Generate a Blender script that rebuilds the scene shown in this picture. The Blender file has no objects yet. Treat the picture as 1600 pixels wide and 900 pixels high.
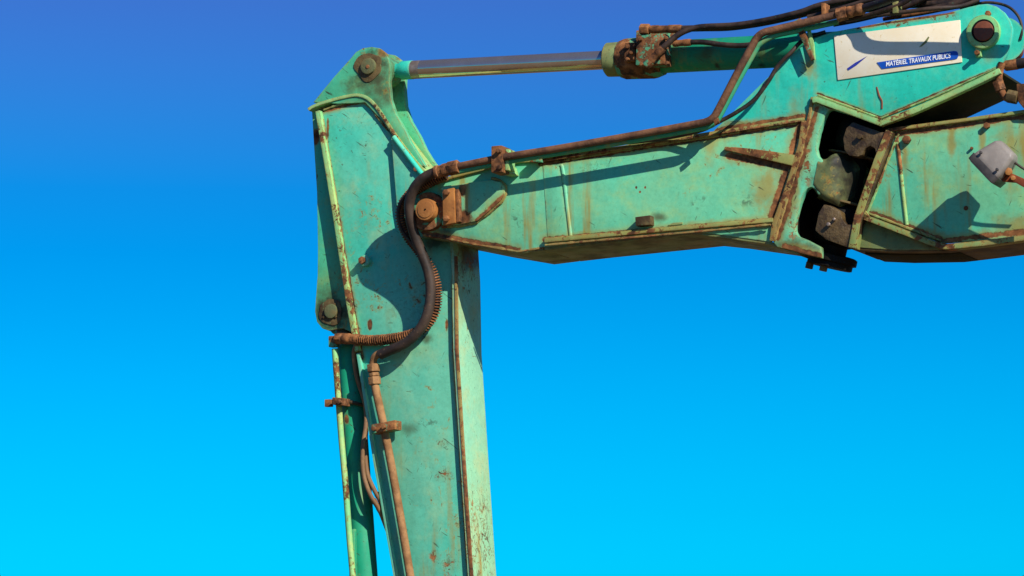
import bpy, bmesh, math, random
from mathutils import Vector, Matrix, noise as mnoise

random.seed(7)
R = math.radians
sc = bpy.context.scene

# ------------------------------------------------------------------ camera
YAW, PITCH, DIST, LENS = R(25), R(7.5), 14.0, 111.8
TARGET = Vector((0.0, 0.0, 3.5))
FWD = Vector((-math.sin(YAW) * math.cos(PITCH), math.cos(YAW) * math.cos(PITCH), math.sin(PITCH)))
RIGHT = FWD.cross(Vector((0, 0, 1))).normalized()
UP = RIGHT.cross(FWD).normalized()
EYE = TARGET - FWD * DIST
cam_data = bpy.data.cameras.new("camera")
cam_data.lens = LENS
cam_data.sensor_width = 36.0
cam_data.clip_end = 20000
cam = bpy.data.objects.new("camera", cam_data)
sc.collection.objects.link(cam)
cam.matrix_world = Matrix(((RIGHT.x, UP.x, -FWD.x, EYE.x), (RIGHT.y, UP.y, -FWD.y, EYE.y), (RIGHT.z, UP.z, -FWD.z, EYE.z), (0, 0, 0, 1)))
sc.camera = cam

# ------------------------------------------------------------------ sun and sky
SUN_TO = Vector((1.58, -1.0, 1.26)).normalized()
sun_el = math.asin(SUN_TO.z)
sun_az = math.atan2(SUN_TO.x, SUN_TO.y)
sd = bpy.data.lights.new("sun", 'SUN')
sd.energy = 5.0
sd.angle = R(0.5)
sd.color = (1.0, 0.95, 0.86)
sun = bpy.data.objects.new("sun", sd)
sc.collection.objects.link(sun)
sun.location = (8, -5, 12)
sun.rotation_euler = SUN_TO.to_track_quat('Z', 'Y').to_euler()

world = bpy.data.worlds.new("World")
sc.world = world
world.use_nodes = True
wn, wl = world.node_tree.nodes, world.node_tree.links
wn.clear()
w_out = wn.new('ShaderNodeOutputWorld')
w_bg = wn.new('ShaderNodeBackground')
w_sky = wn.new('ShaderNodeTexSky')
w_sky.sky_type = 'NISHITA'
w_sky.sun_disc = False
w_sky.sun_elevation = sun_el
w_sky.sun_rotation = sun_az
w_bg.inputs['Strength'].default_value = 0.1
w_tc = wn.new('ShaderNodeTexCoord')
w_sep = wn.new('ShaderNodeSeparateXYZ')
w_map = wn.new('ShaderNodeMapRange')
w_map.inputs['From Min'].default_value = math.sin(R(1))
w_map.inputs['From Max'].default_value = math.sin(R(15))
w_ramp = wn.new('ShaderNodeValToRGB')
SKY_TINT = [(0.0999, (0.0, 0.5976, 1.2052)), (0.1785, (0.0, 0.5298, 1.0505)), (0.2614, (0.0, 0.4847, 0.9568)), (0.3443, (0.0, 0.444, 0.8912)), (0.4271, (0.0, 0.3997, 0.8305)), (0.5098, (0.0, 0.362, 0.7874)), (0.5922, (0.0066, 0.3348, 0.754)), (0.6742, (0.0378, 0.3118, 0.719)), (0.7558, (0.0729, 0.2877, 0.6947)), (0.8368, (0.1038, 0.2616, 0.6634))]
SKY_GAIN = 1.272
w_mul = wn.new('ShaderNodeMix')
w_mul.data_type = 'RGBA'
w_mul.blend_type = 'MULTIPLY'
w_mul.inputs[0].default_value = 1.0
el = w_ramp.color_ramp.elements
while len(el) > 1:
    el.remove(el[-1])
el[0].position = SKY_TINT[0][0]
el[0].color = (*SKY_TINT[0][1], 1)
for p_, c_ in SKY_TINT[1:]:
    e_ = el.new(p_)
    e_.color = (*c_, 1)
w_gain = wn.new('ShaderNodeVectorMath')
w_gain.operation = 'SCALE'
w_gain.inputs['Scale'].default_value = SKY_GAIN
wl.new(w_tc.outputs['Generated'], w_sep.inputs[0])
wl.new(w_sep.outputs['Z'], w_map.inputs['Value'])
wl.new(w_map.outputs[0], w_ramp.inputs[0])
wl.new(w_sky.outputs[0], w_mul.inputs[6])
wl.new(w_ramp.outputs[0], w_mul.inputs[7])
wl.new(w_mul.outputs[2], w_gain.inputs[0])
wl.new(w_gain.outputs[0], w_bg.inputs['Color'])
wl.new(w_bg.outputs[0], w_out.inputs[0])

vs = sc.view_settings
vs.view_transform = 'Standard'
vs.look = 'None'
vs.exposure = 0.33
vs.gamma = 1.0
vs.use_curve_mapping = False
sc.cycles.use_denoising = True
sc.cycles.max_bounces = 6

# ------------------------------------------------------------------ materials
def lin(r, g, b):
    f = lambda c: (c / 255) / 12.92 if c / 255 <= 0.04045 else ((c / 255 + 0.055) / 1.055) ** 2.4
    return (f(r), f(g), f(b), 1.0)

FPX = 1600 * LENS / 36.0
PX = DIST / FPX                      # metres per photo pixel at the arm

def P(px, py, y):
    """Point of the plane Y = y seen at a photo pixel: traced outlines get their own real depth."""
    d = FWD * FPX + RIGHT * (px - 800) + UP * (450 - py)
    t = (y - EYE.y) / d.y
    return EYE + d * t

class NT:
    def __init__(s, name):
        s.m = bpy.data.materials.new(name)
        s.m.use_nodes = True
        s.t = s.m.node_tree
        s.n, s.l = s.t.nodes, s.t.links
        s.b = s.n['Principled BSDF']
        s.geo = s.n.new('ShaderNodeNewGeometry')
        s.pos = s.geo.outputs['Position']
    def put(s, sock, v):
        if isinstance(v, bpy.types.NodeSocket):
            s.l.new(v, sock)
        else:
            sock.default_value = v
    def noise(s, scale, detail=4, rough=0.55, vec=None, dist=0.0):
        n = s.n.new('ShaderNodeTexNoise')
        n.inputs['Scale'].default_value = scale
        n.inputs['Detail'].default_value = detail
        n.inputs['Roughness'].default_value = rough
        n.inputs['Distortion'].default_value = dist
        s.l.new(vec or s.pos, n.inputs['Vector'])
        return n.outputs['Fac']
    def voro(s, scale, vec=None):
        n = s.n.new('ShaderNodeTexVoronoi')
        n.inputs['Scale'].default_value = scale
        s.l.new(vec or s.pos, n.inputs['Vector'])
        return n.outputs['Distance']
    def mapped(s, scale, rot=(0, 0, 0), loc=(0, 0, 0)):
        n = s.n.new('ShaderNodeMapping')
        n.inputs['Rotation'].default_value = rot
        n.inputs['Location'].default_value = loc
        s.l.new(s.pos, n.inputs['Vector'])
        m = s.n.new('ShaderNodeVectorMath')
        m.operation = 'MULTIPLY'
        s.l.new(n.outputs[0], m.inputs[0])
        m.inputs[1].default_value = scale
        return m.outputs[0]
    def ramp(s, v, a, b, lo=0.0, hi=1.0):
        n = s.n.new('ShaderNodeMapRange')
        n.interpolation_type = 'SMOOTHSTEP'
        s.l.new(v, n.inputs['Value'])
        for k, q in (('From Min', a), ('From Max', b), ('To Min', lo), ('To Max', hi)):
            n.inputs[k].default_value = q
        return n.outputs[0]
    def math(s, op, a, b=0.0):
        n = s.n.new('ShaderNodeMath')
        n.operation = op
        n.use_clamp = op in ('ADD', 'MULTIPLY')
        s.put(n.inputs[0], a)
        s.put(n.inputs[1], b)
        return n.outputs[0]
    def mix(s, f, a, b):
        n = s.n.new('ShaderNodeMix')
        n.data_type = 'RGBA'
        s.put(n.inputs[0], f)
        s.put(n.inputs[6], a)
        s.put(n.inputs[7], b)
        return n.outputs[2]
    def spot(s, px, py, y, rx, rz, soft=0.5, amp=0.8, nscale=14, fine=None):
        """A stain with its own place and ragged outline (radii in photo pixels)."""
        a = s.n.new('ShaderNodeVectorMath')
        a.operation = 'SUBTRACT'
        s.l.new(s.pos, a.inputs[0])
        a.inputs[1].default_value = P(px, py, y)
        b = s.n.new('ShaderNodeVectorMath')
        b.operation = 'MULTIPLY'
        s.l.new(a.outputs[0], b.inputs[0])
        b.inputs[1].default_value = (1 / (rx * PX), 4.0, 1 / (rz * PX))
        c = s.n.new('ShaderNodeVectorMath')
        c.operation = 'LENGTH'
        s.l.new(b.outputs[0], c.inputs[0])
        n = s.n.new('ShaderNodeMath')
        n.operation = 'MULTIPLY_ADD'
        s.l.new(s.noise(nscale, 5, 0.65), n.inputs[0])
        n.inputs[1].default_value = amp * 2
        s.l.new(c.outputs['Value'], n.inputs[2])
        m = s.ramp(n.outputs[0], 1.0 + amp, 1.0 + amp - soft)
        if fine:
            m = s.math('MULTIPLY', m, s.ramp(s.noise(fine, 4, 0.7, dist=0.6), 0.50, 0.58))
        return m
    def seam(s, a, b, y, wpx, soft=0.9, amp=1.0, nscale=16):
        """Rust run along a welded seam from pixel a to pixel b on the plane Y = y."""
        pa, pb = P(a[0], a[1], y), P(b[0], b[1], y)
        ab = pb - pa
        def vm(op, u, v=None):
            n = s.n.new('ShaderNodeVectorMath')
            n.operation = op
            s.put(n.inputs[0], u)
            if v is not None:
                s.put(n.inputs[1], v)
            return n
        d = vm('SUBTRACT', s.pos, pa).outputs[0]
        tt = s.n.new('ShaderNodeMath')
        tt.operation = 'MULTIPLY'
        tt.use_clamp = True
        s.l.new(vm('DOT_PRODUCT', d, ab).outputs['Value'], tt.inputs[0])
        tt.inputs[1].default_value = 1 / ab.length_squared
        sc_ = s.n.new('ShaderNodeVectorMath')
        sc_.operation = 'SCALE'
        sc_.inputs[0].default_value = ab
        s.l.new(tt.outputs[0], sc_.inputs['Scale'])
        ln = vm('LENGTH', vm('SUBTRACT', d, sc_.outputs[0]).outputs[0]).outputs['Value']
        n = s.n.new('ShaderNodeMath')
        n.operation = 'MULTIPLY_ADD'
        s.l.new(ln, n.inputs[0])
        n.inputs[1].default_value = 1 / (wpx * PX)
        m2 = s.n.new('ShaderNodeMath')
        m2.operation = 'MULTIPLY'
        s.l.new(s.noise(nscale, 6, 0.72), m2.inputs[0])
        m2.inputs[1].default_value = amp * 2
        s.l.new(m2.outputs[0], n.inputs[2])
        return s.ramp(n.outputs[0], 1.0 + amp, 1.0 + amp - soft)
    def edge(s, radius=0.012):
        b = s.n.new('ShaderNodeBevel')
        b.samples = 4
        b.inputs['Radius'].default_value = radius
        d = s.n.new('ShaderNodeVectorMath')
        d.operation = 'DOT_PRODUCT'
        s.l.new(b.outputs[0], d.inputs[0])
        s.l.new(s.geo.outputs['Normal'], d.inputs[1])
        return s.ramp(d.outputs['Value'], 0.995, 0.80)
    def bump(s, h, strength, dist=0.01):
        n = s.n.new('ShaderNodeBump')
        n.inputs['Strength'].default_value = strength
        n.inputs['Distance'].default_value = dist
        s.l.new(h, n.inputs['Height'])
        if s.b.inputs['Normal'].links:
            s.l.new(s.b.inputs['Normal'].links[0].from_socket, n.inputs['Normal'])
        s.l.new(n.outputs[0], s.b.inputs['Normal'])

RUST_D, RUST_M, RUST_L = lin(58, 38, 26), lin(118, 74, 42), lin(166, 110, 64)

def rust_col(q):
    a = q.noise(34, 5, 0.65)
    return q.mix(q.ramp(q.noise(9, 3), 0.42, 0.62), q.mix(q.ramp(a, 0.35, 0.62), RUST_D, RUST_M), q.mix(q.ramp(a, 0.4, 0.7), RUST_M, RUST_L))

def paint(name, c1, c2, c3, chips=0.66, edge=0.6, streak=0.5, net=0.0, grime=0.0, stain=lin(150, 128, 52), spots=(), net_at=None, seams=()):
    """Weathered enamel: two tones, faded patches, run-off stains, chipped spots down to rust, rust along edges."""
    q = NT(name)
    col = q.mix(q.ramp(q.noise(1.7, 3, vec=q.mapped((1, 1, 1), loc=(3.1, 0, 1.7))), 0.38, 0.62), c1, c2)
    col = q.mix(q.ramp(q.noise(6, 6, 0.68), 0.46, 0.72, 0, 0.75), col, c3)
    col = q.mix(q.ramp(q.noise(60, 3, 0.7), 0.35, 0.75, 0, 0.18), col, lin(40, 110, 80))
    # run-off stains, long in Z
    st = q.ramp(q.noise(1.0, 4, 0.6, vec=q.mapped((15, 15, 1.5))), 0.50, 0.70)
    st = q.math('MULTIPLY', st, q.ramp(q.noise(2.1, 2, vec=q.mapped((1, 1, 1), loc=(7, 2, 5))), 0.45, 0.62))
    col = q.mix(q.math('MULTIPLY', st, streak), col, stain)
    if grime:
        col = q.mix(q.ramp(q.noise(7, 5, 0.7), 0.62 - grime * 0.4, 0.75, 0, 0.85), col, lin(62, 56, 34))
    extra = None
    for (px, py, y, rx, rz, kind, k) in spots:
        if kind == 'rust':
            col = q.mix(q.spot(px, py, y, rx, rz, 0.9, 0.7), col, stain)
            m = q.math('MULTIPLY', q.spot(px, py, y, rx * 0.8, rz * 0.8, 0.4, 1.0), k)
            extra = m if extra is None else q.math('MAXIMUM', extra, m)
        elif kind == 'scuff':
            col = q.mix(q.math('MULTIPLY', q.spot(px, py, y, rx, rz, 0.8, 0.7, fine=30 + (px % 7) * 6), 0.6 * k), col, lin(58, 62, 44))
        elif kind == 'chips':
            m = q.spot(px, py, y, rx, rz, 0.7, 0.6, fine=34)
            col = q.mix(q.spot(px, py, y, rx, rz, 1.0, 0.5), col, q.mix(0.75, stain, col))
            extra = m if extra is None else q.math('MAXIMUM', extra, m)
        else:
            c_ = {'ochre': lin(150, 126, 50), 'dark': lin(30, 26, 18), 'olive': lin(74, 72, 42), 'pale': lin(140, 190, 130)}[kind]
            col = q.mix(q.math('MULTIPLY', q.spot(px, py, y, rx * 1.15, rz * 1.15, 0.9, 1.0, 11), k), col, c_)
    for (a_, b_, y_, w_) in seams:
        col = q.mix(q.math('MULTIPLY', q.seam(a_, b_, y_, w_ * 1.5, 1.0, 1.0, 12), 0.7), col, stain)
        m = q.seam(a_, b_, y_, w_ * 0.55, 0.35, 1.4, 22)
        extra = m if extra is None else q.math('MAXIMUM', extra, m)
    # chipped spots
    where = q.ramp(q.noise(2.3, 4, 0.6, vec=q.mapped((1, 1, 1), loc=(1, 9, 4))), 0.44, 0.64, -0.13, 0.05)
    ch = q.math('ADD', q.noise(27, 7, 0.72, dist=0.5), where)
    chip = q.ramp(ch, chips + 0.015, chips + 0.035)
    halo = q.ramp(ch, chips - 0.07, chips + 0.01, 0, 0.5)
    col = q.mix(halo, col, stain)
    # thin scratches
    s1 = q.ramp(q.noise(1.0, 2, 0.5, vec=q.mapped((95, 95, 9), rot=(0, R(55), 0))), 0.695, 0.73)
    s2 = q.ramp(q.noise(1.0, 2, 0.5, vec=q.mapped((100, 100, 10), rot=(0, R(-25), 0), loc=(5, 0, 2))), 0.70, 0.735)
    s3 = q.ramp(q.noise(1.0, 3, 0.6, vec=q.mapped((70, 70, 14), rot=(0, R(80), 0), loc=(2, 0, 7))), 0.69, 0.73)
    sm = q.math('MULTIPLY', q.math('MAXIMUM', q.math('MAXIMUM', s1, s2), s3), q.ramp(q.noise(3.6, 3, vec=q.mapped((1, 1, 1), loc=(4, 4, 1))), 0.42, 0.56, 0.0, 0.85))
    col = q.mix(sm, col, lin(60, 62, 40))
    dk = q.math('MULTIPLY', q.ramp(q.noise(62, 3, 0.6), 0.66, 0.71), q.ramp(q.noise(4.5, 3), 0.44, 0.58, 0, 0.75))
    col = q.mix(dk, col, lin(70, 62, 38))
    rm = chip if extra is None else q.math('MAXIMUM', chip, extra)
    if edge:
        e = q.math('MULTIPLY', q.edge(), q.ramp(q.noise(16, 5, 0.7), 0.62 - 0.3 * edge, 0.72 - 0.2 * edge))
        col = q.mix(q.math('MULTIPLY', q.edge(0.02), 0.35), col, lin(176, 186, 110))  # pale edge highlight mixed into the colour
        rm = q.math('MAXIMUM', rm, e)
    if net:
        nn = q.noise(17, 3, 0.55, vec=q.mapped((1.2, 1.2, 0.8)), dist=1.0)
        band = q.math('SUBTRACT', 1.0, q.ramp(q.math('ABSOLUTE', q.math('SUBTRACT', nn, 0.5)), 0.004, 0.034))
        gate = q.ramp(q.noise(3.2, 4, 0.6), 0.66 - net * 0.3, 0.70 - net * 0.2)
        if net_at:
            gate = q.math('MAXIMUM', gate, q.spot(*net_at, 0.8, 0.5))
        n2 = q.math('MULTIPLY', band, gate)
        rm = q.math('MAXIMUM', rm, q.math('MULTIPLY', n2, 0.85))
    col = q.mix(rm, col, rust_col(q))
    q.put(q.b.inputs['Base Color'], col)
    q.put(q.b.inputs['Roughness'], q.math('ADD', q.ramp(q.noise(14, 4), 0.3, 0.7, 0.50, 0.68), q.math('MULTIPLY', rm, 0.4)))
    q.b.inputs['Specular IOR Level'].default_value = 0.28
    q.bump(q.noise(3.4, 3), 0.5, 0.03)
    q.bump(q.noise(90, 3, 0.7), 0.10, 0.004)
    q.bump(rm, 0.35, -0.003)
    return q.m

TEAL1, TEAL2, TEAL3 = lin(30, 186, 160), lin(46, 196, 168), lin(98, 196, 156)
M = {}
M['teal'] = paint('teal_paint', TEAL1, TEAL2, TEAL3, chips=0.69, edge=0.45, streak=0.45, seams=[((1120, 203), (1256, 182), 0, 8), ((1340, 44), (1490, 20), 0, 4), ((1278, 146), (1376, 184), 0, 4), ((1376, 184), (1556, 106), 0, 3)], spots=[
    (1264, 104, 0, 16, 22, 'ochre', 0.8), (1240, 170, 0, 14, 40, 'ochre', 0.5), (1470, 28, 0, 34, 9, 'chips', 1), (1400, 38, 0, 40, 7, 'chips', 1), (1545, 90, 0, 20, 18, 'ochre', 0.4), (1160, 192, 0, 40, 8, 'ochre', 0.7)])
M['green'] = paint('faded_green_paint', lin(108, 186, 140), lin(86, 190, 150), lin(152, 184, 112), chips=0.635, edge=0.5, streak=0.9, seams=[
    ((660, 364), (810, 390), 0, 8), ((850, 374), (1205, 344), 0, 8), ((846, 256), (1250, 193), 0, 8), ((1250, 195), (1204, 345), 0, 12), ((1140, 244), (1238, 262), 0, 12), ((1400, 210), (1600, 182), 0.03, 8), ((1350, 330), (1470, 374), 0.03, 9), ((1470, 376), (1620, 360), 0.03, 9),
    ((1276, 170), (1216, 372), -0.008, 9), ((1276, 156), (1300, 168), -0.008, 7), ((1225, 385), (1282, 400), -0.008, 9), ((745, 345), (788, 305), -0.022, 7)], spots=[
    (724, 340, -0.02, 26, 16, 'rust', 1), (722, 298, -0.02, 12, 16, 'rust', 0.9), (1198, 296, 0, 30, 50, 'ochre', 0.75), (1110, 228, 0, 16, 34, 'ochre', 0.6), (1240, 300, 0, 12, 50, 'ochre', 0.6),
    (806, 346, 0, 22, 16, 'scuff', 1), (1092, 316, 0, 22, 14, 'scuff', 1), (1170, 314, 0, 24, 12, 'scuff', 1), (930, 262, 0, 40, 9, 'scuff', 1), (1030, 340, 0, 14, 9, 'olive', 0.8), (690, 366, 0, 40, 14, 'dark', 0.85),
    (1487, 214, 0.03, 7, 46, 'ochre', 0.75), (1414, 240, 0.03, 8, 38, 'ochre', 0.75), (1535, 220, 0.03, 6, 44, 'ochre', 0.75), (1580, 240, 0.03, 34, 60, 'ochre', 0.55), (1590, 352, 0.03, 40, 20, 'ochre', 0.7),
    (1230, 385, 0, 40, 12, 'olive', 0.7), (1300, 285, 0, 28, 44, 'olive', 0.85), (1262, 385, 0, 44, 20, 'olive', 0.9), (1285, 165, 0, 30, 14, 'scuff', 1), (1240, 350, 0, 14, 40, 'chips', 1), (1262, 250, 0, 12, 60, 'chips', 1), (1290, 280, 0, 22, 30, 'olive', 0.9), (1000, 300, 0, 3, 3, 'rust', 1), (994, 293, 0, 2.4, 3, 'rust', 1), (1008, 293, 0, 2.4, 3, 'rust', 1)])
M['stick'] = paint('stick_paint', lin(102, 184, 150), lin(66, 186, 156), lin(138, 184, 138), chips=0.645, edge=0.45, streak=0.55, seams=[
    ((500, 180), (530, 350), 0.14, 6), ((530, 350), (566, 560), 0.14, 6), ((506, 174), (566, 158), 0.14, 6), ((709, 440), (711, 560), 0.14, 5), ((711, 560), (735, 900), 0.14, 6)], spots=[
    (578, 508, 0.14, 6, 14, 'rust', 1), (698, 508, 0.14, 5, 16, 'rust', 1), (666, 528, 0.14, 12, 10, 'olive', 0.8), (512, 200, 0.14, 4, 24, 'rust', 0.9), (640, 670, 0.14, 22, 12, 'olive', 0.6),
    (695, 745, 0.14, 20, 12, 'scuff', 1), (696, 696, 0.14, 10, 8, 'scuff', 1), (675, 815, 0.14, 5, 16, 'scuff', 1), (700, 880, 0.14, 24, 16, 'scuff', 1), (690, 375, 0.14, 36, 22, 'dark', 0.8), (640, 470, 0.14, 60, 70, 'scuff', 0.4), (692, 742, 0.14, 20, 18, 'chips', 1), (702, 882, 0.14, 16, 26, 'chips', 1), (680, 870, 0.14, 14, 12, 'chips', 1), (690, 692, 0.14, 12, 8, 'chips', 1), (622, 572, 0.14, 10, 7, 'chips', 1), (668, 660, 0.14, 26, 10, 'scuff', 1)])
M['edge'] = paint('edge_paint', lin(150, 194, 118), lin(116, 190, 124), lin(186, 188, 106), chips=0.50, edge=0.9, streak=0.9)
M['rail'] = paint('rusty_rail_paint', lin(150, 146, 78), lin(120, 150, 88), lin(158, 118, 62), chips=0.44, edge=1.0, streak=0.9)
M['rusty_edge'] = paint('rusty_edge_paint', lin(150, 124, 66), lin(132, 118, 66), lin(156, 104, 52), chips=0.39, edge=1.0, streak=0.9, stain=lin(160, 112, 52))
M['knee'] = paint('knee_paint', lin(160, 184, 108), lin(140, 186, 118), lin(176, 160, 84), chips=0.47, edge=0.9, streak=1.0, stain=lin(166, 120, 60))
M['worn'] = paint('worn_paint', lin(138, 196, 156), lin(146, 196, 146), lin(174, 184, 126), chips=0.625, edge=0.7, streak=0.9, net=0.35, net_at=(752, 850, 0.25, 90, 120), spots=[(730, 400, 0.25, 60, 34, 'olive', 0.9), (735, 480, 0.2, 20, 60, 'ochre', 0.5)])
M['dark_teal'] = paint('cylinder_paint', lin(16, 138, 100), lin(22, 146, 108), lin(50, 146, 96), chips=0.66, edge=0.3, streak=0.6, spots=[(540, 655, 0.16, 7, 10, 'rust', 1), (1096, 82, 0.1, 24, 20, 'olive', 0.7), (1112, 98, 0.1, 6, 6, 'dark', 0.9), (1180, 100, 0.1, 8, 6, 'dark', 0.9)])
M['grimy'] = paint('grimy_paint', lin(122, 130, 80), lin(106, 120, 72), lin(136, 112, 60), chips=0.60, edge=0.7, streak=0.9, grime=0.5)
M['earpaint'] = paint('ear_paint', lin(66, 182, 142), lin(84, 176, 124), lin(130, 160, 92), chips=0.66, edge=0.7, streak=0.4, spots=[
    (588, 118, 0.125, 56, 62, 'olive', 0.9), (576, 106, 0.125, 36, 36, 'dark', 0.85), (515, 484, 0.165, 44, 54, 'olive', 0.85), (519, 490, 0.165, 34, 34, 'dark', 0.9), (494, 215, 0.165, 9, 22, 'rust', 1), (600, 80, 0.125, 16, 12, 'rust', 0.7)])

def rusty(name, bright=1.0, green=0.0):
    q = NT(name)
    c = rust_col(q)
    c = q.mix(q.ramp(q.noise(22, 5, 0.7), 0.5, 0.75, 0, 0.6), c, lin(164 * bright, 116 * bright, 80 * bright))
    if green:
        c = q.mix(q.ramp(q.noise(12, 4, 0.7), 0.60 - green * 0.2, 0.66 - green * 0.2), c, lin(84, 150, 110))
    c = q.mix(q.ramp(q.noise(70, 3, 0.7), 0.56, 0.7, 0, 0.8), c, RUST_D)
    q.put(q.b.inputs['Base Color'], c)
    q.b.inputs['Roughness'].default_value = 0.82
    q.b.inputs['Specular IOR Level'].default_value = 0.2
    q.bump(q.noise(75, 4, 0.7), 0.5, 0.004)
    return q.m

M['rust'] = rusty('rusty_steel')
M['rust_green'] = rusty('rusty_steel_with_paint', green=0.42)
M['rust_pale'] = rusty('pale_rusty_pipe', 1.08)

def simple(name, c1, c2, rough, scale=12, metal=0.0, spec=0.3, bump=0.2, speck=None):
    q = NT(name)
    c = q.mix(q.ramp(q.noise(scale, 5, 0.65), 0.38, 0.64), c1, c2)
    if speck:
        c = q.mix(q.ramp(q.noise(55, 4, 0.7), 0.62, 0.7, 0, 0.8), c, speck)
    q.put(q.b.inputs['Base Color'], c)
    q.put(q.b.inputs['Roughness'], q.ramp(q.noise(scale * 2, 4), 0.3, 0.7, rough - 0.08, rough + 0.1))
    q.b.inputs['Metallic'].default_value = metal
    q.b.inputs['Specular IOR Level'].default_value = spec
    if bump:
        q.bump(q.noise(80, 4, 0.65), bump, 0.004)
    return q.m

M['rubber'] = simple('dusty_rubber', lin(44, 35, 29), lin(70, 54, 43), 0.6, 9, speck=lin(100, 76, 56))
M['black_rubber'] = simple('black_rubber', lin(34, 28, 25), lin(66, 50, 40), 0.5, 12, speck=lin(70, 90, 66))
M['grease'] = simple('black_grease', lin(8, 7, 7), lin(24, 20, 15), 0.6, 14, spec=0.12, bump=0.6)  # real grease on the pins; inside the hinge the black stands for shade
M['brown_grease'] = simple('greasy_cast_steel', lin(66, 50, 32), lin(108, 90, 56), 0.55, 11, spec=0.2, bump=0.5, speck=lin(104, 124, 80))
M['knuckle'] = paint('knuckle_paint', lin(98, 112, 70), lin(96, 88, 50), lin(74, 58, 36), chips=0.56, edge=0.0, streak=1.0, grime=0.62, spots=[(1338, 284, 0.04, 36, 80, 'dark', 1.0), (1322, 252, 0.02, 26, 16, 'dark', 0.95), (1318, 300, 0.0, 14, 12, 'dark', 0.8)])
M['gungy'] = simple('grimy_casting', lin(92, 98, 64), lin(112, 96, 58), 0.6, 10, bump=0.5, speck=lin(60, 44, 30))
M['brown_hose'] = simple('brown_dusty_hose', lin(112, 82, 54), lin(140, 106, 70), 0.7, 12, speck=lin(84, 62, 42))
M['fork'] = simple('greasy_fork_paint', lin(56, 41, 25), lin(100, 80, 48), 0.42, 9, spec=0.4, bump=1.0, speck=lin(22, 17, 12))
M['under'] = simple('sooty_underside', lin(38, 40, 26), lin(60, 54, 32), 0.8, 7, spec=0.1, bump=0.3, speck=lin(84, 66, 40))  # near-black colour carries the shade of the undersides as well as grime
M['pipe'] = simple('brown_rusty_pipe', lin(78, 52, 36), lin(118, 80, 54), 0.75, 13, bump=0.6, speck=lin(148, 98, 62))
M['pale_pipe'] = simple('pale_rusty_pipe', lin(124, 86, 50), lin(156, 114, 72), 0.8, 16, bump=0.6, speck=lin(92, 58, 34))
M['pin'] = simple('rusty_pin', lin(146, 92, 44), lin(170, 112, 56), 0.6, 14, bump=0.3, speck=lin(96, 56, 26))
M['dark_pin'] = simple('dark_pin', lin(110, 60, 40), lin(128, 72, 48), 0.6, 14)
M['chrome'] = simple('chrome', lin(204, 188, 166), lin(214, 198, 176), 0.10, 6, metal=0.88, spec=0.5, bump=0.0)
M['dull_steel'] = simple('dull_rod_steel', lin(150, 130, 112), lin(170, 152, 136), 0.42, 16, metal=0.7)
M['cream'] = simple('cream_sign_film', lin(232, 214, 178), lin(238, 226, 200), 0.45, 3, speck=lin(214, 190, 140), bump=0.05)
M['blue'] = simple('blue_print', lin(16, 74, 168), lin(20, 84, 180), 0.5, 8, bump=0)
M['navy'] = simple('navy_print', lin(38, 48, 140), lin(44, 56, 150), 0.5, 8, bump=0)
M['white'] = simple('white_print', lin(238, 238, 240), lin(228, 230, 236), 0.5, 8, bump=0)
M['lamp'] = simple('grey_lamp_housing', lin(120, 111, 103), lin(136, 126, 117), 0.55, 10, bump=0.15, speck=lin(132, 118, 104))
M['lamp_dark'] = simple('dark_grey_plastic', lin(60, 56, 54), lin(80, 74, 70), 0.5, 10, bump=0.15)
M['glass'] = simple('lamp_lens', lin(150, 160, 166), lin(160, 168, 172), 0.12, 10, spec=0.6, bump=0)
M['orange'] = simple('orange_rusty_bracket', lin(112, 52, 26), lin(140, 68, 32), 0.7, 16, bump=0.4, speck=lin(80, 40, 22))
M['ground'] = simple('dry_earth', lin(96, 80, 60), lin(116, 96, 72), 0.95, 0.6, spec=0.1)

# ------------------------------------------------------------------ geometry helpers
arm = bpy.data.objects.new("excavator_arm", None)
sc.collection.objects.link(arm)
arm.location = P(1720, 290, 0.2)
arm.empty_display_size = 0.2
arm['label'] = "weathered teal excavator arm with rusty hydraulic pipes against the blue sky"
arm['category'] = "excavator arm"

def link(name, bm, mat, parent=None, smooth=38, label=None, kind=None):
    bmesh.ops.recalc_face_normals(bm, faces=bm.faces[:])
    me = bpy.data.meshes.new(name)
    bm.to_mesh(me)
    bm.free()
    me.materials.append(M[mat] if isinstance(mat, str) else mat)
    me.polygons.foreach_set('use_smooth', [True] * len(me.polygons))
    me.set_sharp_from_angle(angle=R(smooth))
    # origin at the piece's own middle
    c = sum((v.co for v in me.vertices), Vector()) / max(1, len(me.vertices))
    me.transform(Matrix.Translation(-c))
    o = bpy.data.objects.new(name, me)
    sc.collection.objects.link(o)
    p = parent or arm
    o.parent = p
    o.location = c - world_loc(p)
    if label:
        o['label'] = label
    if kind:
        o['kind'] = kind
    return o

def world_loc(o):
    v = o.location.copy()
    while o.parent:
        o = o.parent
        v += o.location
    return v

def bevel_sharp(bm, w, seg=2, ang=28):
    if w <= 0:
        return
    bmesh.ops.recalc_face_normals(bm, faces=bm.faces[:])
    es = [e for e in bm.edges if len(e.link_faces) == 2 and e.calc_face_angle(0) > R(ang)]
    bmesh.ops.bevel(bm, geom=es, offset=w, segments=seg, profile=0.6, affect='EDGES', clamp_overlap=True)

def prism_bm(pts, off, bm=None):
    """Closed prism: world points of one face plus an offset vector."""
    bm = bm or bmesh.new()
    a = [bm.verts.new(p) for p in pts]
    b = [bm.verts.new(p + off) for p in pts]
    n = len(pts)
    bm.faces.new(a)
    bm.faces.new(b[::-1])
    for i in range(n):
        bm.faces.new((a[i], b[i], b[(i + 1) % n], a[(i + 1) % n]))
    return bm

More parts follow.
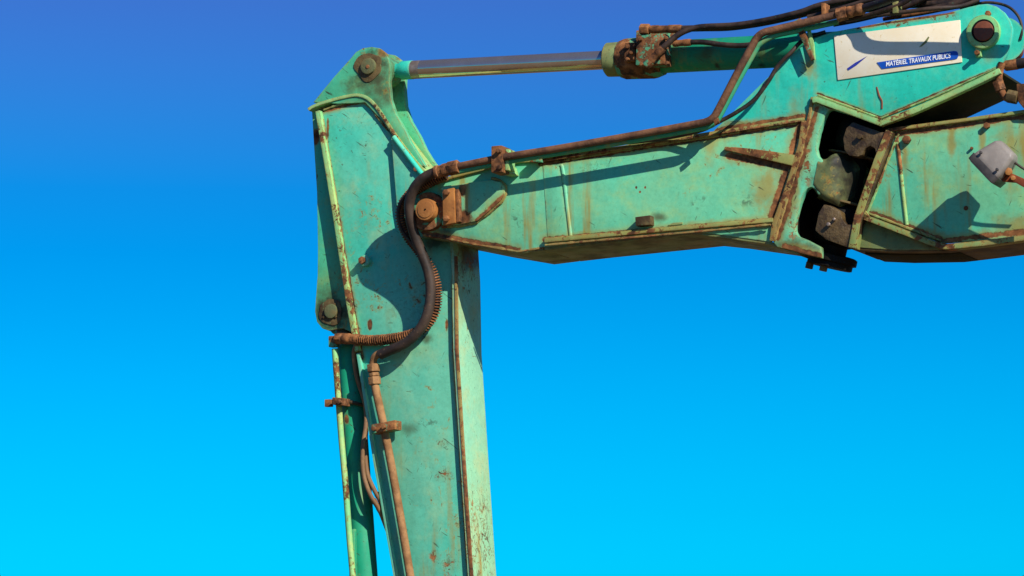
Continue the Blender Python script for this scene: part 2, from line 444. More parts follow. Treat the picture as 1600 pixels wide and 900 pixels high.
def smooth_poly(poly, corner=None, n=4, closed=False):
    """Catmull-Rom through 2-D/3-D tuples."""
    pts = [Vector(p) for p in poly]
    out = []
    m = len(pts)
    rng = range(m if closed else m - 1)
    for i in rng:
        if closed:
            p0, p1, p2, p3 = pts[i - 1], pts[i], pts[(i + 1) % m], pts[(i + 2) % m]
        else:
            p0, p1, p2, p3 = pts[max(0, i - 1)], pts[i], pts[i + 1], pts[min(m - 1, i + 2)]
        for k in range(n):
            t = k / n
            out.append(0.5 * ((2 * p1) + (p2 - p0) * t + (2 * p0 - 5 * p1 + 4 * p2 - p3) * t * t + (3 * p1 - p0 - 3 * p2 + p3) * t ** 3))
    if not closed:
        out.append(pts[-1])
    return out

def plate(name, poly, y0, y1, mat, parent=None, bev=0.004, **k):
    bm = prism_bm([P(x, z, y0) for x, z in poly], Vector((0, y1 - y0, 0)))
    bevel_sharp(bm, bev)
    return link(name, bm, mat, parent, **k)

def band(name, path, t, y0, y1, mat, parent=None, bev=0.003, smoothn=0, **k):
    """A bent plate seen on its edge: path of pixels at depth y0, thickness t px to the upper side of travel, running to depth y1."""
    if smoothn:
        path = [tuple(v) for v in smooth_poly(path, n=smoothn)]
    w = [P(x, z, y0) for x, z in path]
    n = len(w)
    ts = t if isinstance(t, (list, tuple)) else [t] * n
    if len(ts) != n:
        ts = [ts[0] + (ts[-1] - ts[0]) * i / (n - 1) for i in range(n)]
    off = []
    for i in range(n):
        d1 = (w[i] - w[i - 1]) if i else (w[1] - w[0])
        d2 = (w[i + 1] - w[i]) if i < n - 1 else (w[-1] - w[-2])
        n1, n2 = Vector((-d1.z, 0, d1.x)).normalized(), Vector((-d2.z, 0, d2.x)).normalized()
        nn = (n1 + n2).normalized()
        off.append(w[i] + nn * (ts[i] * PX / max(0.5, nn.dot(n1))))
    bm = bmesh.new()
    dy = Vector((0, y1 - y0, 0))
    rows = [[bm.verts.new(v) for v in (w[i], off[i], off[i] + dy, w[i] + dy)] for i in range(n)]
    for i in range(n - 1):
        for j in range(4):
            bm.faces.new((rows[i][j], rows[i][(j + 1) % 4], rows[i + 1][(j + 1) % 4], rows[i + 1][j]))
    bm.faces.new(rows[0])
    bm.faces.new(rows[-1][::-1])
    bevel_sharp(bm, bev)
    return link(name, bm, mat, parent, **k)

def frames(w):
    T = []
    for i in range(len(w)):
        a, b = w[max(0, i - 1)], w[min(len(w) - 1, i + 1)]
        T.append((b - a).normalized())
    u = T[0].cross(Vector((0, 1, 0)))
    if u.length < 1e-3:
        u = T[0].cross(Vector((1, 0, 0)))
    u.normalize()
    out = []
    for t in T:
        u = (u - t * u.dot(t)).normalized()
        out.append((t, u, t.cross(u)))
    return out

def sweep_bm(w, r, seg=14, bm=None, wob=0.0, sd=0.0):
    bm = bm or bmesh.new()
    fr = frames(w)
    rs = r if isinstance(r, (list, tuple)) else [r] * len(w)
    rings = []
    for i, p in enumerate(w):
        t, u, v = fr[i]
        ring = []
        for k in range(seg):
            a = 2 * math.pi * k / seg
            rr = rs[i]
            if wob:
                rr *= 1 + wob * mnoise.noise(Vector((p.x * 55 + sd, p.z * 55 + k * 0.9, p.y * 55)))
            ring.append(bm.verts.new(p + (u * math.cos(a) + v * math.sin(a)) * rr))
        rings.append(ring)
    for i in range(len(w) - 1):
        for k in range(seg):
            bm.faces.new((rings[i][k], rings[i][(k + 1) % seg], rings[i + 1][(k + 1) % seg], rings[i + 1][k]))
    bm.faces.new(rings[0][::-1])
    bm.faces.new(rings[-1])
    return bm

def wpath(path, y=None, n=6):
    """[(px, py[, y])] -> smooth world path."""
    pts = [tuple(P(p[0], p[1], p[2] if len(p) > 2 else y)) for p in path]
    return smooth_poly(pts, n=n) if n else [Vector(p) for p in pts]

def tube(name, path, rpx, mat, parent=None, y=None, n=6, seg=14, **k):
    return link(name, sweep_bm(wpath(path, y, n), rpx * PX, seg), mat, parent, **k)

def weld(path, y, rpx=1.6, parent=None, mat='rail', n=5):
    """An uneven weld bead."""
    w = wpath(path, y, 0)
    fine = []
    for a, b in zip(w, w[1:]):
        m = max(2, int((b - a).length / 0.012))
        fine += [a.lerp(b, i / m) for i in range(m)]
    fine.append(w[-1])
    rs = [rpx * PX * (1 + 0.6 * mnoise.noise(p * 45) + 0.3 * mnoise.noise(p * 140)) for p in fine]
    return link('weld_bead', sweep_bm(fine, rs, 6), mat, parent)

def lathe(name, a, b, prof, mat, parent=None, seg=32, bev=0, **k):
    """Turned piece along a->b. prof: [(fraction, radius m)]."""
    w = [a.lerp(b, f) for f, _ in prof]
    d = (b - a).normalized()
    u = d.cross(Vector((0, 1, 0)))
    if u.length < 1e-3:
        u = d.cross(Vector((1, 0, 0)))
    u.normalize()
    v = d.cross(u)
    bm = bmesh.new()
    rings = [[bm.verts.new(p + (u * math.cos(2 * math.pi * i / seg) + v * math.sin(2 * math.pi * i / seg)) * r) for i in range(seg)] for p, (_, r) in zip(w, prof)]
    for r0, r1 in zip(rings, rings[1:]):
        for i in range(seg):
            bm.faces.new((r0[i], r0[(i + 1) % seg], r1[(i + 1) % seg], r1[i]))
    bm.faces.new(rings[0][::-1])
    bm.faces.new(rings[-1])
    if bev:
        bevel_sharp(bm, bev)
    return link(name, bm, mat, parent, **k)

def disc(name, px, py, y0, y1, rpx, mat, parent=None, bev=0.004, seg=36, **k):
    """A cylinder with its axis along Y (pins, bosses)."""
    c = P(px, py, y0)
    r = rpx * PX
    pts = [c + Vector((math.cos(2 * math.pi * i / seg) * r, 0, math.sin(2 * math.pi * i / seg) * r)) for i in range(seg)]
    bm = prism_bm(pts, Vector((0, y1 - y0, 0)))
    bevel_sharp(bm, bev, 2, 40)
    return link(name, bm, mat, parent, **k)

def nut(name, a, b, rpx, mat, parent=None, turn=0.3, seg=6, bev=0.003, **k):
    d = (b - a).normalized()
    u = d.cross(Vector((0, 1, 0)))
    if u.length < 1e-3:
        u = d.cross(Vector((1, 0, 0)))
    u.normalize()
    v = d.cross(u)
    pts = [a + (u * math.cos(turn + 2 * math.pi * i / seg) + v * math.sin(turn + 2 * math.pi * i / seg)) * rpx * PX for i in range(seg)]
    bm = prism_bm(pts, b - a)
    bevel_sharp(bm, bev)
    return link(name, bm, mat, parent, **k)

def bolt(px, py, y, rpx, parent, mat='rust', h=0.02):
    a = P(px, py, y)
    return nut('bolt', a, a + Vector((0, -h, 0)), rpx, mat, parent, turn=random.random(), bev=0.0025)

def coil(name, path, y, rpx, wire, pitch, mat, parent, n=10):
    """Spring guard wound round a hose."""
    w = wpath(path, y, n)
    fr = frames(w)
    pts, ang = [], 0.0
    for i in range(len(w) - 1):
        L = (w[i + 1] - w[i]).length
        m = max(2, int(L / (pitch * PX) * 9))
        for k in range(m):
            f = k / m
            p = w[i].lerp(w[i + 1], f)
            u = fr[i][1].lerp(fr[i + 1][1], f)
            v = fr[i][2].lerp(fr[i + 1][2], f)
            pts.append(p + (u * math.cos(ang) + v * math.sin(ang)) * rpx * PX)
            ang += 2 * math.pi * (L / m) / (pitch * PX)
    return link(name, sweep_bm(pts, wire * PX, 5), mat, parent)

def box3(name, c, ax, ay, az, mat, parent=None, bev=0.004, **k):
    """Box from a centre and three half-axis vectors."""
    bm = prism_bm([c - ay - ax - az, c - ay + ax - az, c - ay + ax + az, c - ay - ax + az], ay * 2)
    bevel_sharp(bm, bev)
    return link(name, bm, mat, parent, **k)

X, Y, Z = Vector((1, 0, 0)), Vector((0, 1, 0)), Vector((0, 0, 1))

# ------------------------------------------------------------------ ground (below the frame)
bm = bmesh.new()
for v in ((-4000, -4000), (4000, -4000), (4000, 4000), (-4000, 4000)):
    bm.verts.new((v[0], v[1], 0))
bm.faces.new(bm.verts[:])
me = bpy.data.meshes.new('ground')
bm.to_mesh(me)
bm.free()
me.materials.append(M['ground'])
g = bpy.data.objects.new('ground', me)
sc.collection.objects.link(g)
g['kind'] = 'structure'

# ------------------------------------------------------------------ STICK (the hanging arm)
SW, SF, SR, SB = 0.14, 0.112, 0.118, 0.375      # near web, left flange edge, right flange edge, far side
web = [(500, 176), (522, 166), (547, 157), (566, 159), (583, 172), (606, 204), (644, 254), (690, 302), (706, 345), (709, 430),
       (711, 545), (722, 720), (734, 900), (741, 1010), (638, 1010), (622, 900), (593, 740), (568, 570), (556, 520), (528, 350)]
stick = plate('stick', web, SW, SW + 0.02, 'stick', bev=0.002, label="hanging stick with side plate in chipped teal paint")
plate('far_side_plate', [(x + 4, z + 2) for x, z in web], SB - 0.02, SB - 0.001, 'stick', stick, bev=0.002)
band('cover_plate', [(706, 330), (712, 430), (714, 545), (725, 720), (737, 900), (744, 1010)], -7, SR, SB, 'worn', stick,
     label="edge plate of stick with rust network on pale green paint")
band('plate_edge', [(713.5, 400), (715, 545), (726, 720), (738, 900), (745, 1010)], -4.5, SR - 0.004, SR + 0.010, 'rusty_edge', stick, bev=0.002)
band('cover_plate', [(499, 172), (524, 320), (547, 470), (561, 548)], -8, SF, SB, 'edge', stick,
     label="bright edge plate on outer side of stick")
band('cover_plate', [(561.5, 551), (588, 720), (620, 900), (640, 1010)], -6, SF + 0.006, SB, 'stick', stick, label="lower outer edge plate of stick beside the pipe")  # darker paint than the upper length, standing in for the pipe's cast shadow
# bent top plate over the knee
band('knee_plate', [(480, 169), (492, 162), (520, 153), (546, 147), (560, 146), (573, 150), (586, 161), (600, 180), (618, 208), (650, 250), (690, 296)], -5.5,
     0.119, SB, 'knee', stick, smoothn=3, label="bent knee plate with rusty weld lines")
weld([(506, 172), (546, 157), (566, 158), (583, 171), (606, 203)], SW - 0.002, 2.6, stick)
weld([(505, 186), (528, 322), (550, 470), (567, 560)], SW - 0.002, 1.4, stick)
weld([(707, 440), (708, 545), (719, 720), (731, 900), (738, 1000)], SW - 0.002, 1.5, stick)
# upper ears carrying the rod eye
ear = [(489, 160), (520, 122), (546, 93), (556, 81), (567, 75), (580, 73), (592, 75), (601, 82), (606, 91), (609, 103), (608, 130), (610, 154), (618, 178), (632, 202), (641, 222),
       (656, 246), (664, 260), (650, 258), (626, 232), (598, 190), (570, 160), (530, 162)]
e1 = plate('ear_plate', ear, 0.125, 0.155, 'earpaint', stick, label="grimy ear plate round the upper pin")
plate('ear_plate', [(x + 24, z + 11) for x, z in ear], 0.285, 0.315, 'earpaint', stick)
def collar(px, py, y0, y1, r, parent, seed):
    n_ = 30
    poly = []
    for i in range(n_):
        a_ = 2 * math.pi * i / n_
        rr = r * (1 + 0.28 * mnoise.noise(Vector((math.cos(a_) * 1.6 + seed, math.sin(a_) * 1.6, seed))))
        poly.append((px + math.cos(a_) * rr, py + math.sin(a_) * rr))
    return plate('grease_collar', poly, y0, y1, 'brown_grease', parent, bev=0.003)
collar(575, 105, 0.1205, 0.126, 21, stick, 1.3)
collar(517, 488, 0.1600, 0.166, 19.5, stick, 4.1)
pin = disc('pin', 574, 103, 0.106, 0.33, 13.5, 'gungy', stick, bev=0.008, label="grimy upper pin head")
disc('centre_hole', 574, 104, 0.103, 0.11, 3.2, 'rust', pin, bev=0.001)
# lower ears for the bucket cylinder
lear = [(487, 172), (500, 176), (512, 250), (530, 360), (548, 470), (556, 522), (548, 519), (536, 513), (524, 515), (514, 517), (503, 513), (495, 503),
        (492, 487), (493, 470), (496, 430), (496.5, 390), (495, 300), (490, 222)]
e2 = plate('lower_ear', lear, 0.165, 0.19, 'earpaint', stick, label="long ear plate with grimy lower pin")
plate('lower_ear', [(x + 16, z + 8) for x, z in lear], 0.285, 0.31, 'earpaint', stick)
disc('pin', 516, 486, 0.146, 0.33, 12, 'gungy', stick, bev=0.008)
for dx, dy in ((10, 9), (-9, 10), (8, -10)):
    bolt(516 + dx, 486 + dy, 0.165, 2.4, stick, 'brown_grease', 0.012)
# raised doubler by the knee and its grease line
plate('doubler_plate', [(611, 214), (640, 251), (690, 305), (704, 345), (706, 372), (628, 372), (620, 325)], 0.118, SW + 0.002, 'stick', stick, bev=0.004)
tube('grease_line', [(615, 214, 0.11), (637, 243, 0.11), (662, 276, 0.11)], 4.2, 'teal', stick, n=2)
b1 = disc('boss', 569, 407, 0.112, SW + 0.001, 9, 'stick', stick, bev=0.004)
bolt(567, 407, 0.114, 6.5, stick, 'rust', 0.016)
disc('boss', 649, 264, 0.1, 0.112, 4, 'rust', stick, bev=0.002)

# ------------------------------------------------------------------ FRONT BOOM
BB = 0.40
fweb = [(640, 318), (645, 304), (664, 290), (709, 276), (775, 259), (812, 252), (846, 251), (1120, 207), (1256, 186), (1252, 230), (1240, 262), (1212, 342), (1204, 378),
        (1120, 366), (1080, 362), (850, 386), (810, 392), (745, 381), (695, 371), (660, 366), (644, 350), (638, 334)]
boom = plate('boom_front', fweb, 0.0, 0.022, 'green', bev=0.003, label="front boom box with faded green side plate and scratches")
plate('far_side_plate', fweb, BB - 0.022, BB, 'green', boom, bev=0.003)
band('top_plate', [(672, 289), (709, 278), (775, 261), (812, 254), (846, 252), (1120, 209), (1256, 188)], 5, -0.012, BB + 0.01, 'rail', boom, label="rusty top edge of front boom")
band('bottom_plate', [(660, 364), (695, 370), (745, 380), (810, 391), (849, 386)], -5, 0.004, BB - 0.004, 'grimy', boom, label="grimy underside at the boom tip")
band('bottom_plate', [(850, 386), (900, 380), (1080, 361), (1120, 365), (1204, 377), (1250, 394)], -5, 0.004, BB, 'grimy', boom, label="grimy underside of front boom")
band('stiffener_rail', [(850, 379), (930, 372), (1010, 364), (1100, 356), (1207, 347)], 7, -0.022, 0.006, 'rail', boom, label="rusty rail along lower edge of boom")
# bend rib
tube('bend_rib', [(877, 258), (880, 268), (886, 320), (892, 370)], 3.6, 'green', boom, y=0.004, n=3)
plate('side_panel', [(848, 256), (874, 261), (889, 371), (856, 376)], -0.002, 0.004, 'green', boom, bev=0.0008)
# shelf gusset on the right
band('shelf_gusset', [(1131, 234), (1150, 238), (1170, 243), (1200, 250), (1238, 259)], [5, 17], -0.018, 0.006, 'rail', boom, label="rusty shelf gusset welded to boom side")
# left vertical rib in front of the bracket
band('end_rib', [(1252, 188), (1247, 225), (1236, 262), (1222, 305), (1206, 348), (1202, 376)], 9, -0.016, 0.006, 'rusty_edge', boom, label="rusty upright rib at hinge bracket")
# small block
blk = plate('block', [(992, 339), (1016, 336), (1017, 351), (993, 353)], -0.04, 0.003, 'brown_grease', boom)
# clips, dents
plate('bent_tab', [(1043, 352), (1052, 348), (1066, 347), (1066, 350), (1053, 352)], -0.006, 0.003, 'grimy', boom, bev=0.001)
# tip: D-shaped doubler with its raised lip, pin and keeper
dd = [(690, 291), (740, 284), (768, 281), (781, 284), (788, 292), (788, 302), (782, 313), (766, 328), (746, 345), (716, 351), (690, 352)]
dp = plate('doubler_plate', dd, -0.022, 0.002, 'green', boom, bev=0.006, label="raised D-shaped pad beside the tip pin")
weld([(745, 347), (767, 330), (784, 315), (790, 303), (790, 291), (782, 282), (768, 279)], -0.006, 2.6, boom)
weld([(690, 354), (716, 353), (745, 347)], -0.006, 2.8, boom)
tp = disc('tip_boss', 667, 330, -0.03, 0.03, 31, 'rust_green', boom, bev=0.01, label="rusty boss round the tip pin")
tpin = disc('pin', 664, 327, -0.07, 0.42, 17.5, 'pin', boom, bev=0.006, label="orange rusty tip pin")
disc('pin_rim', 664, 327, -0.074, -0.065, 13.5, 'pin', tpin, bev=0.003)
disc('centre_hole', 664, 327, -0.077, -0.07, 1.4, 'grease', tpin, bev=0.0005)
kp = plate('keeper_plate', [(691, 297), (709, 293), (711, 348), (692, 352)], -0.06, -0.02, 'pin', boom, label="rusty keeper plate with two bolts")
plate('keeper_shim', [(711.5, 296), (716, 295), (718, 346), (713, 348)], -0.05, -0.02, 'rust', kp, bev=0.002)
bolt(699, 301, -0.06, 5, kp, 'rust_pale')
bolt(699, 342, -0.06, 5, kp, 'rust_pale')
weld([(662, 367), (695, 372), (745, 382), (810, 393), (850, 387)], 0.004, 2.2, boom, 'rusty_edge')
weld([(852, 383), (1000, 370), (1100, 361), (1204, 351)], -0.022, 1.8, boom, 'rusty_edge')
weld([(846, 252), (1000, 228), (1120, 209), (1250, 189)], -0.012, 1.8, boom, 'rusty_edge')
weld([(842, 257), (1000, 230), (1120, 212), (1250, 191)], -0.001, 2.2, boom)
weld([(852, 373), (1010, 360), (1100, 351), (1206, 342)], -0.002, 1.6, boom)

# ------------------------------------------------------------------ UPPER BRACKET (carries the arm cylinder)
ub = [(1112, 207), (1140, 182), (1180, 142), (1215, 108), (1250, 74), (1262, 64), (1300, 50), (1400, 31), (1480, 20), (1513, 11), (1530, 7), (1543, 6), (1557, 10), (1569, 19),
      (1578, 32), (1582, 45), (1581, 58), (1577, 75), (1568, 96), (1556, 112), (1470, 152), (1376, 190), (1330, 172), (1276, 152), (1262, 188), (1200, 196)]
up = plate('upper_bracket', ub, -0.002, 0.022, 'teal', bev=0.004, label="upper bracket plate in bright teal paint behind cream sign")
plate('far_side_plate', ub, BB - 0.02, BB, 'teal', up)
lo = band('lower_flange', [(1268, 152), (1276, 150), (1330, 170), (1376, 187), (1420, 171), (1470, 149), (1530, 121), (1560, 106)], -9, -0.03, 0.004, 'edge', up,
          label="folded lower flange of upper bracket")
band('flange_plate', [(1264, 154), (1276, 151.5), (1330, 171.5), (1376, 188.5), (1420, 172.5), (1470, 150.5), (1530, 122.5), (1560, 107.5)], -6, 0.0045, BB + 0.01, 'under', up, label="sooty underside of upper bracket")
band('top_edge_plate', [(1116, 203), (1140, 180), (1180, 140), (1215, 106), (1252, 72)], -4, 0.02, BB - 0.02, 'teal', up)
weld([(1278, 149), (1330, 168), (1376, 185), (1470, 147), (1556, 107)], -0.004, 1.6, up, 'edge')
# pin boss
bs = disc('boss', 1535, 49, -0.035, 0.0, 25.5, 'edge', up, bev=0.008, label="pale boss round the cylinder pin")
disc('pin', 1536, 48, -0.046, 0.42, 15, 'dark_pin', up, bev=0.006, label="dark brown cylinder pin")
disc('pin_gap', 1536, 48, -0.037, -0.03, 17.5, 'grease', bs, bev=0.001)
plate('pin_lug', [(1523, 72), (1532, 72), (1533, 88), (1524, 89)], -0.025, 0.0, 'edge', up)
bolt(1528, 83, -0.025, 4, up)
bolt(1545, 22, -0.012, 4.5, up)
# cream sign with its print
sign = plate('sign_film', [(1303, 56), (1500, 31), (1503, 97), (1309, 125)], -0.007, -0.001, 'cream', up, bev=0.0015, label="cream sign film with blue printed banner")

def sign_pt(u, v, y):
    a, b, c, d = (1303, 56), (1500, 31), (1503, 97), (1309, 125)
    x = (a[0] * (1 - u) + b[0] * u) * (1 - v) + (d[0] * (1 - u) + c[0] * u) * v
    z = (a[1] * (1 - u) + b[1] * u) * (1 - v) + (d[1] * (1 - u) + c[1] * u) * v
    return P(x, z, y)

plate('blue_banner', [(1370, 97.5), (1380, 96), (1490, 79.6), (1494.5, 80.2), (1496.5, 82.5), (1497, 88), (1495.5, 91.3), (1492, 92.5), (1378, 107.6)], -0.0095, -0.006, 'blue', sign, bev=0)
plate('blue_slash', [(1323.5, 107), (1325.5, 110), (1338, 102), (1354.5, 88), (1336, 98)], -0.009, -0.006, 'navy', sign, bev=0)
fc = bpy.data.curves.new('lettering', 'FONT')
fc.body = "MAT\u00c9RIEL TRAVAUX PUBLICS"
fc.offset = 0.022
fc.shear = 0.12
fo = bpy.data.objects.new('lettering_source', fc)
sc.collection.objects.link(fo)
bpy.context.view_layer.update()
tm = bpy.data.meshes.new_from_object(fo.evaluated_get(bpy.context.evaluated_depsgraph_get()))
bpy.data.objects.remove(fo)
xs = [v.co.x for v in tm.vertices]
x0, x1 = min(xs), max(xs)
q0, q1, q2, q3 = (1384.5, 103.6), (1485.5, 90.2), (1485, 82.6), (1384, 96.4)
capH = 0.73
for v in tm.vertices:
    u, w_ = (v.co.x - x0) / (x1 - x0), v.co.y / capH
    lo_ = Vector(q0).lerp(Vector(q1), u)
    hi_ = Vector(q3).lerp(Vector(q2), u)
    p = lo_ + (hi_ - lo_) * w_
    v.co = P(p.x, p.y, -0.0115)
bm = bmesh.new()
bm.from_mesh(tm)
link('lettering', bm, 'white', sign)
plate('tear', [(1436, 73.5), (1440, 72.5), (1448, 66), (1452, 58), (1450.5, 57), (1445, 64)], -0.0095, -0.006, 'grimy', sign, bev=0)
bm = None
tube('scratch_mark', [(1370, 136, -0.001), (1374, 150, -0.003), (1378, 158, -0.003), (1378, 170, -0.003)], 1.3, 'dark_pin', up, n=3, seg=6)
# hose support strap on the top edge
st = plate('hose_support', [(1240, 33), (1250, 28), (1256, 46), (1271, 92), (1267, 95), (1254, 66), (1246, 50)], -0.05, -0.03, 'rust_green', up, bev=0.003, label="thin rusty strap holding the pipe")
plate('hose_support', [(1259, 40), (1264, 41), (1271, 68), (1273, 94), (1269, 92)], -0.025, -0.008, 'edge', up, bev=0.003)

# ------------------------------------------------------------------ HINGE BRACKET
hb = [(1272, 149), (1268, 160), (1262, 186), (1251, 232), (1238, 274), (1219, 338), (1208, 378), (1214, 386), (1236, 391), (1252, 396), (1283, 403), (1283, 386), (1262, 375),
      (1247, 369), (1242, 360), (1243, 343), (1250, 317), (1257, 300), (1262, 294), (1268, 292), (1274, 296), (1279, 305), (1284, 303), (1287, 280), (1287, 258),
      (1285, 250), (1278, 244), (1275, 231), (1280, 207), (1288, 184), (1293, 174), (1299, 171), (1330, 180), (1332, 172)]
hing = plate('hinge_bracket', hb, -0.008, 0.03, 'green', bev=0.007, label="hinge bracket plate with two dark openings")
plate('far_bracket_plate', hb, BB - 0.03, BB + 0.01, 'green', hing)
plate('inner_plate', [(1255, 140), (1400, 190), (1352, 385), (1225, 385)], 0.30, 0.33, 'grease', hing, bev=0.002)  # black sheet added behind the openings, their inner shade put into its colour
plate('inner_plate', [(1270, 168), (1276, 166), (1240, 375), (1226, 378)], 0.04, 0.30, 'grease', hing, bev=0.002)  # black side wall, again shade put into the colour
ax0, ax1 = P(1352, 180, 0.145), P(1298, 408, 0.145)
axd = (ax1 - ax0)
def knuckle(f0, f1, r, mat, name='knuckle', sh=Vector()):
    a, b = ax0 + axd * f0 + sh, ax0 + axd * f1 + sh
    return lathe(name, a, b, [(0, r * 0.6), (0.03, r * 0.76), (0.08, r * 0.88), (0.16, r * 0.96), (0.28, r), (0.5, r * 1.02), (0.72, r), (0.84, r * 0.96), (0.92, r * 0.88), (0.97, r * 0.76), (1, r * 0.6)], mat, hing, 40)
def lerp_curve(c, u):
    f = u * (len(c) - 1)
    k = min(int(f), len(c) - 2)
    f -= k
    return (c[k][0] + (c[k + 1][0] - c[k][0]) * f, c[k][1] + (c[k + 1][1] - c[k][1]) * f)
top_c = [tuple(v) for v in smooth_poly([(1279, 247), (1290, 249), (1298, 243), (1307, 240), (1318, 241), (1332, 246), (1346, 258)], n=4)]
bot_c = [tuple(v) for v in smooth_poly([(1270, 294), (1279, 306), (1288, 313), (1300, 318), (1312, 323), (1322, 322), (1334, 314)], n=4)]
bm = bmesh.new()
NU, NV = 22, 14
front, back = [], []
for iu in range(NU + 1):
    u = iu / NU
    a_, b_ = lerp_curve(top_c, u), lerp_curve(bot_c, u)
    fr_, bk_ = [], []
    for iv in range(NV + 1):
        v_ = iv / NV
        rim = max(0.0, abs(v_ - 0.5) * 2 - 0.72) / 0.28
        px_, pz_ = a_[0] + (b_[0] - a_[0]) * v_, a_[1] + (b_[1] - a_[1]) * v_
        yy = -0.011 + 0.125 * max(0.0, u - 0.26) ** 2.0 / 0.55 + 0.022 * rim ** 2
        w_ = P(px_, pz_, yy)
        w_ = w_ + Vector((0, 0.002 * mnoise.noise(w_ * 26) + 0.002 * mnoise.noise(w_ * 70), 0))
        fr_.append(bm.verts.new(w_))
        bk_.append(bm.verts.new(w_ + Vector((0, 0.10, 0))))
    front.append(fr_)
    back.append(bk_)
for iu in range(NU):
    for iv in range(NV):
        bm.faces.new((front[iu][iv], front[iu + 1][iv], front[iu + 1][iv + 1], front[iu][iv + 1]))
        bm.faces.new((back[iu][iv], back[iu][iv + 1], back[iu + 1][iv + 1], back[iu + 1][iv]))
    for e_ in (0, NV):
        bm.faces.new((front[iu][e_], back[iu][e_], back[iu + 1][e_], front[iu + 1][e_]))
for e_ in (0, NU):
    for iv in range(NV):
        bm.faces.new((front[e_][iv], front[e_][iv + 1], back[e_][iv + 1], back[e_][iv]))
link('knuckle', bm, 'knuckle', hing, label="greasy curved middle knuckle of the hinge")
knuckle(0.03, 0.28, 0.10, 'grease')  # both barrels coloured black to paint the shade in the hinge slots
knuckle(0.61, 0.90, 0.10, 'grease')
for f_ in (0.283, 0.603):
    lathe('thrust_washer', ax0 + axd * (f_ - 0.006), ax0 + axd * (f_ + 0.010), [(0, 0.115), (0.2, 0.12), (0.8, 0.12), (1, 0.115)], 'brown_grease', hing, 36)
lathe('hinge_pin', ax0 + axd * 0.0, ax0 + axd * 1.03, [(0, 0.05), (0.03, 0.058), (0.97, 0.058), (1, 0.05)], 'grease', hing)
lathe('pin_cap', ax0 + axd * 0.955, ax0 + axd * 1.045, [(0, 0.10), (0.1, 0.112), (0.55, 0.112), (0.62, 0.098), (0.95, 0.098), (1, 0.09)], 'grease', hing, 28, label="greasy pin cap under the hinge")
for k, (dx, dz) in enumerate(((-24, 6), (-2, 11), (18, 4))):
    a = P(1290 + dx, 405 + dz * 0.8, 0.10)
    d = axd.normalized()
    nut('bolt', a, a + d * 0.028, 6.5, 'brown_grease', hing, turn=k)
weld([(1270, 152), (1264, 186), (1252, 236), (1240, 274), (1221, 338), (1210, 376)], -0.008, 3, hing, 'rusty_edge')

# ------------------------------------------------------------------ REAR BOOM
rw = [(1394, 206), (1500, 192), (1600, 178), (1760, 156), (1760, 348), (1600, 368), (1530, 376), (1470, 380), (1420, 362), (1350, 338), (1338, 345), (1352, 310), (1374, 258)]
rear = plate('boom_rear', rw, 0.03, 0.052, 'green', bev=0.003, label="rear boom box with streaked green side plate")
plate('far_side_plate', rw, BB - 0.022, BB, 'green', rear)
band('top_plate', [(1386, 207), (1400, 204), (1500, 191), (1600, 177), (1760, 155)], 5.5, 0.014, BB, 'rail', rear, label="rusty top edge of rear boom")
band('bottom_flange', [(1346, 334), (1352, 335), (1420, 361), (1450, 373), (1472, 380), (1490, 380), (1540, 375), (1600, 367), (1760, 346)], -8, 0.0, 0.06, 'rail', rear, smoothn=2, label="rusty bent lower flange of rear boom")
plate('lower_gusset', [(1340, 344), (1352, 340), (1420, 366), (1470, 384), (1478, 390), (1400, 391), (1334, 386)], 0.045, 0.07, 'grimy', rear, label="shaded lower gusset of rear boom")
band('bottom_plate', [(1330, 383), (1350, 385), (1400, 387), (1478, 386), (1600, 371), (1760, 350)], -6, 0.05, BB, 'brown_grease', rear)
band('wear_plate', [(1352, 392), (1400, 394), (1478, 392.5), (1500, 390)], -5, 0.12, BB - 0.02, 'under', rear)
rb = [(1376, 206), (1332, 190), (1322, 200), (1317, 216), (1319, 234), (1326, 243), (1340, 245), (1347, 242), (1351, 233), (1359, 228), (1367, 232), (1369, 246), (1362, 268), (1350, 305), (1340, 338),
      (1333, 350), (1324, 351), (1317, 344), (1313, 330), (1300, 322), (1287, 319), (1279, 332), (1273, 360), (1290, 374), (1328, 388), (1336, 388), (1346, 345), (1372, 274), (1396, 206)]
plate('hinge_fork', rb, -0.004, 0.06, 'fork', rear, bev=0.007, label="greasy fork of the rear boom at the hinge")
band('end_rib', [(1394, 206), (1376, 252), (1358, 302), (1345, 340), (1336, 388)], -11, -0.012, 0.06, 'rail', rear, label="rusty end rib at the rear boom")
bolt(1345, 214, -0.004, 4.5, rear, 'brown_grease')
nut('grease_nipple', P(1296, 352, 0.0), P(1294, 350, -0.025), 3.4, 'dull_steel', rear)
nut('grease_nipple', P(1304, 344, 0.0), P(1303, 342, -0.02), 2.6, 'dull_steel', rear)
weld([(1404, 209), (1386, 254), (1368, 302), (1354, 336)], 0.024, 2, rear, 'edge')
tube('side_rib', [(1401, 213), (1406, 250), (1411, 300), (1417, 352)], 3.0, 'edge', rear, y=0.031, n=3)
weld([(1356, 333), (1420, 357), (1470, 376)], 0.025, 2, rear)
bolt(1418, 219, 0.03, 6.5, rear, 'rust', 0.022)
bolt(1543, 197, 0.03, 5, rear, 'rust', 0.02)
bolt(1519, 232, 0.028, 2.5, rear, 'rust', 0.012)
disc('boss', 1509, 325, 0.026, 0.031, 3.5, 'rust', rear, bev=0.002)

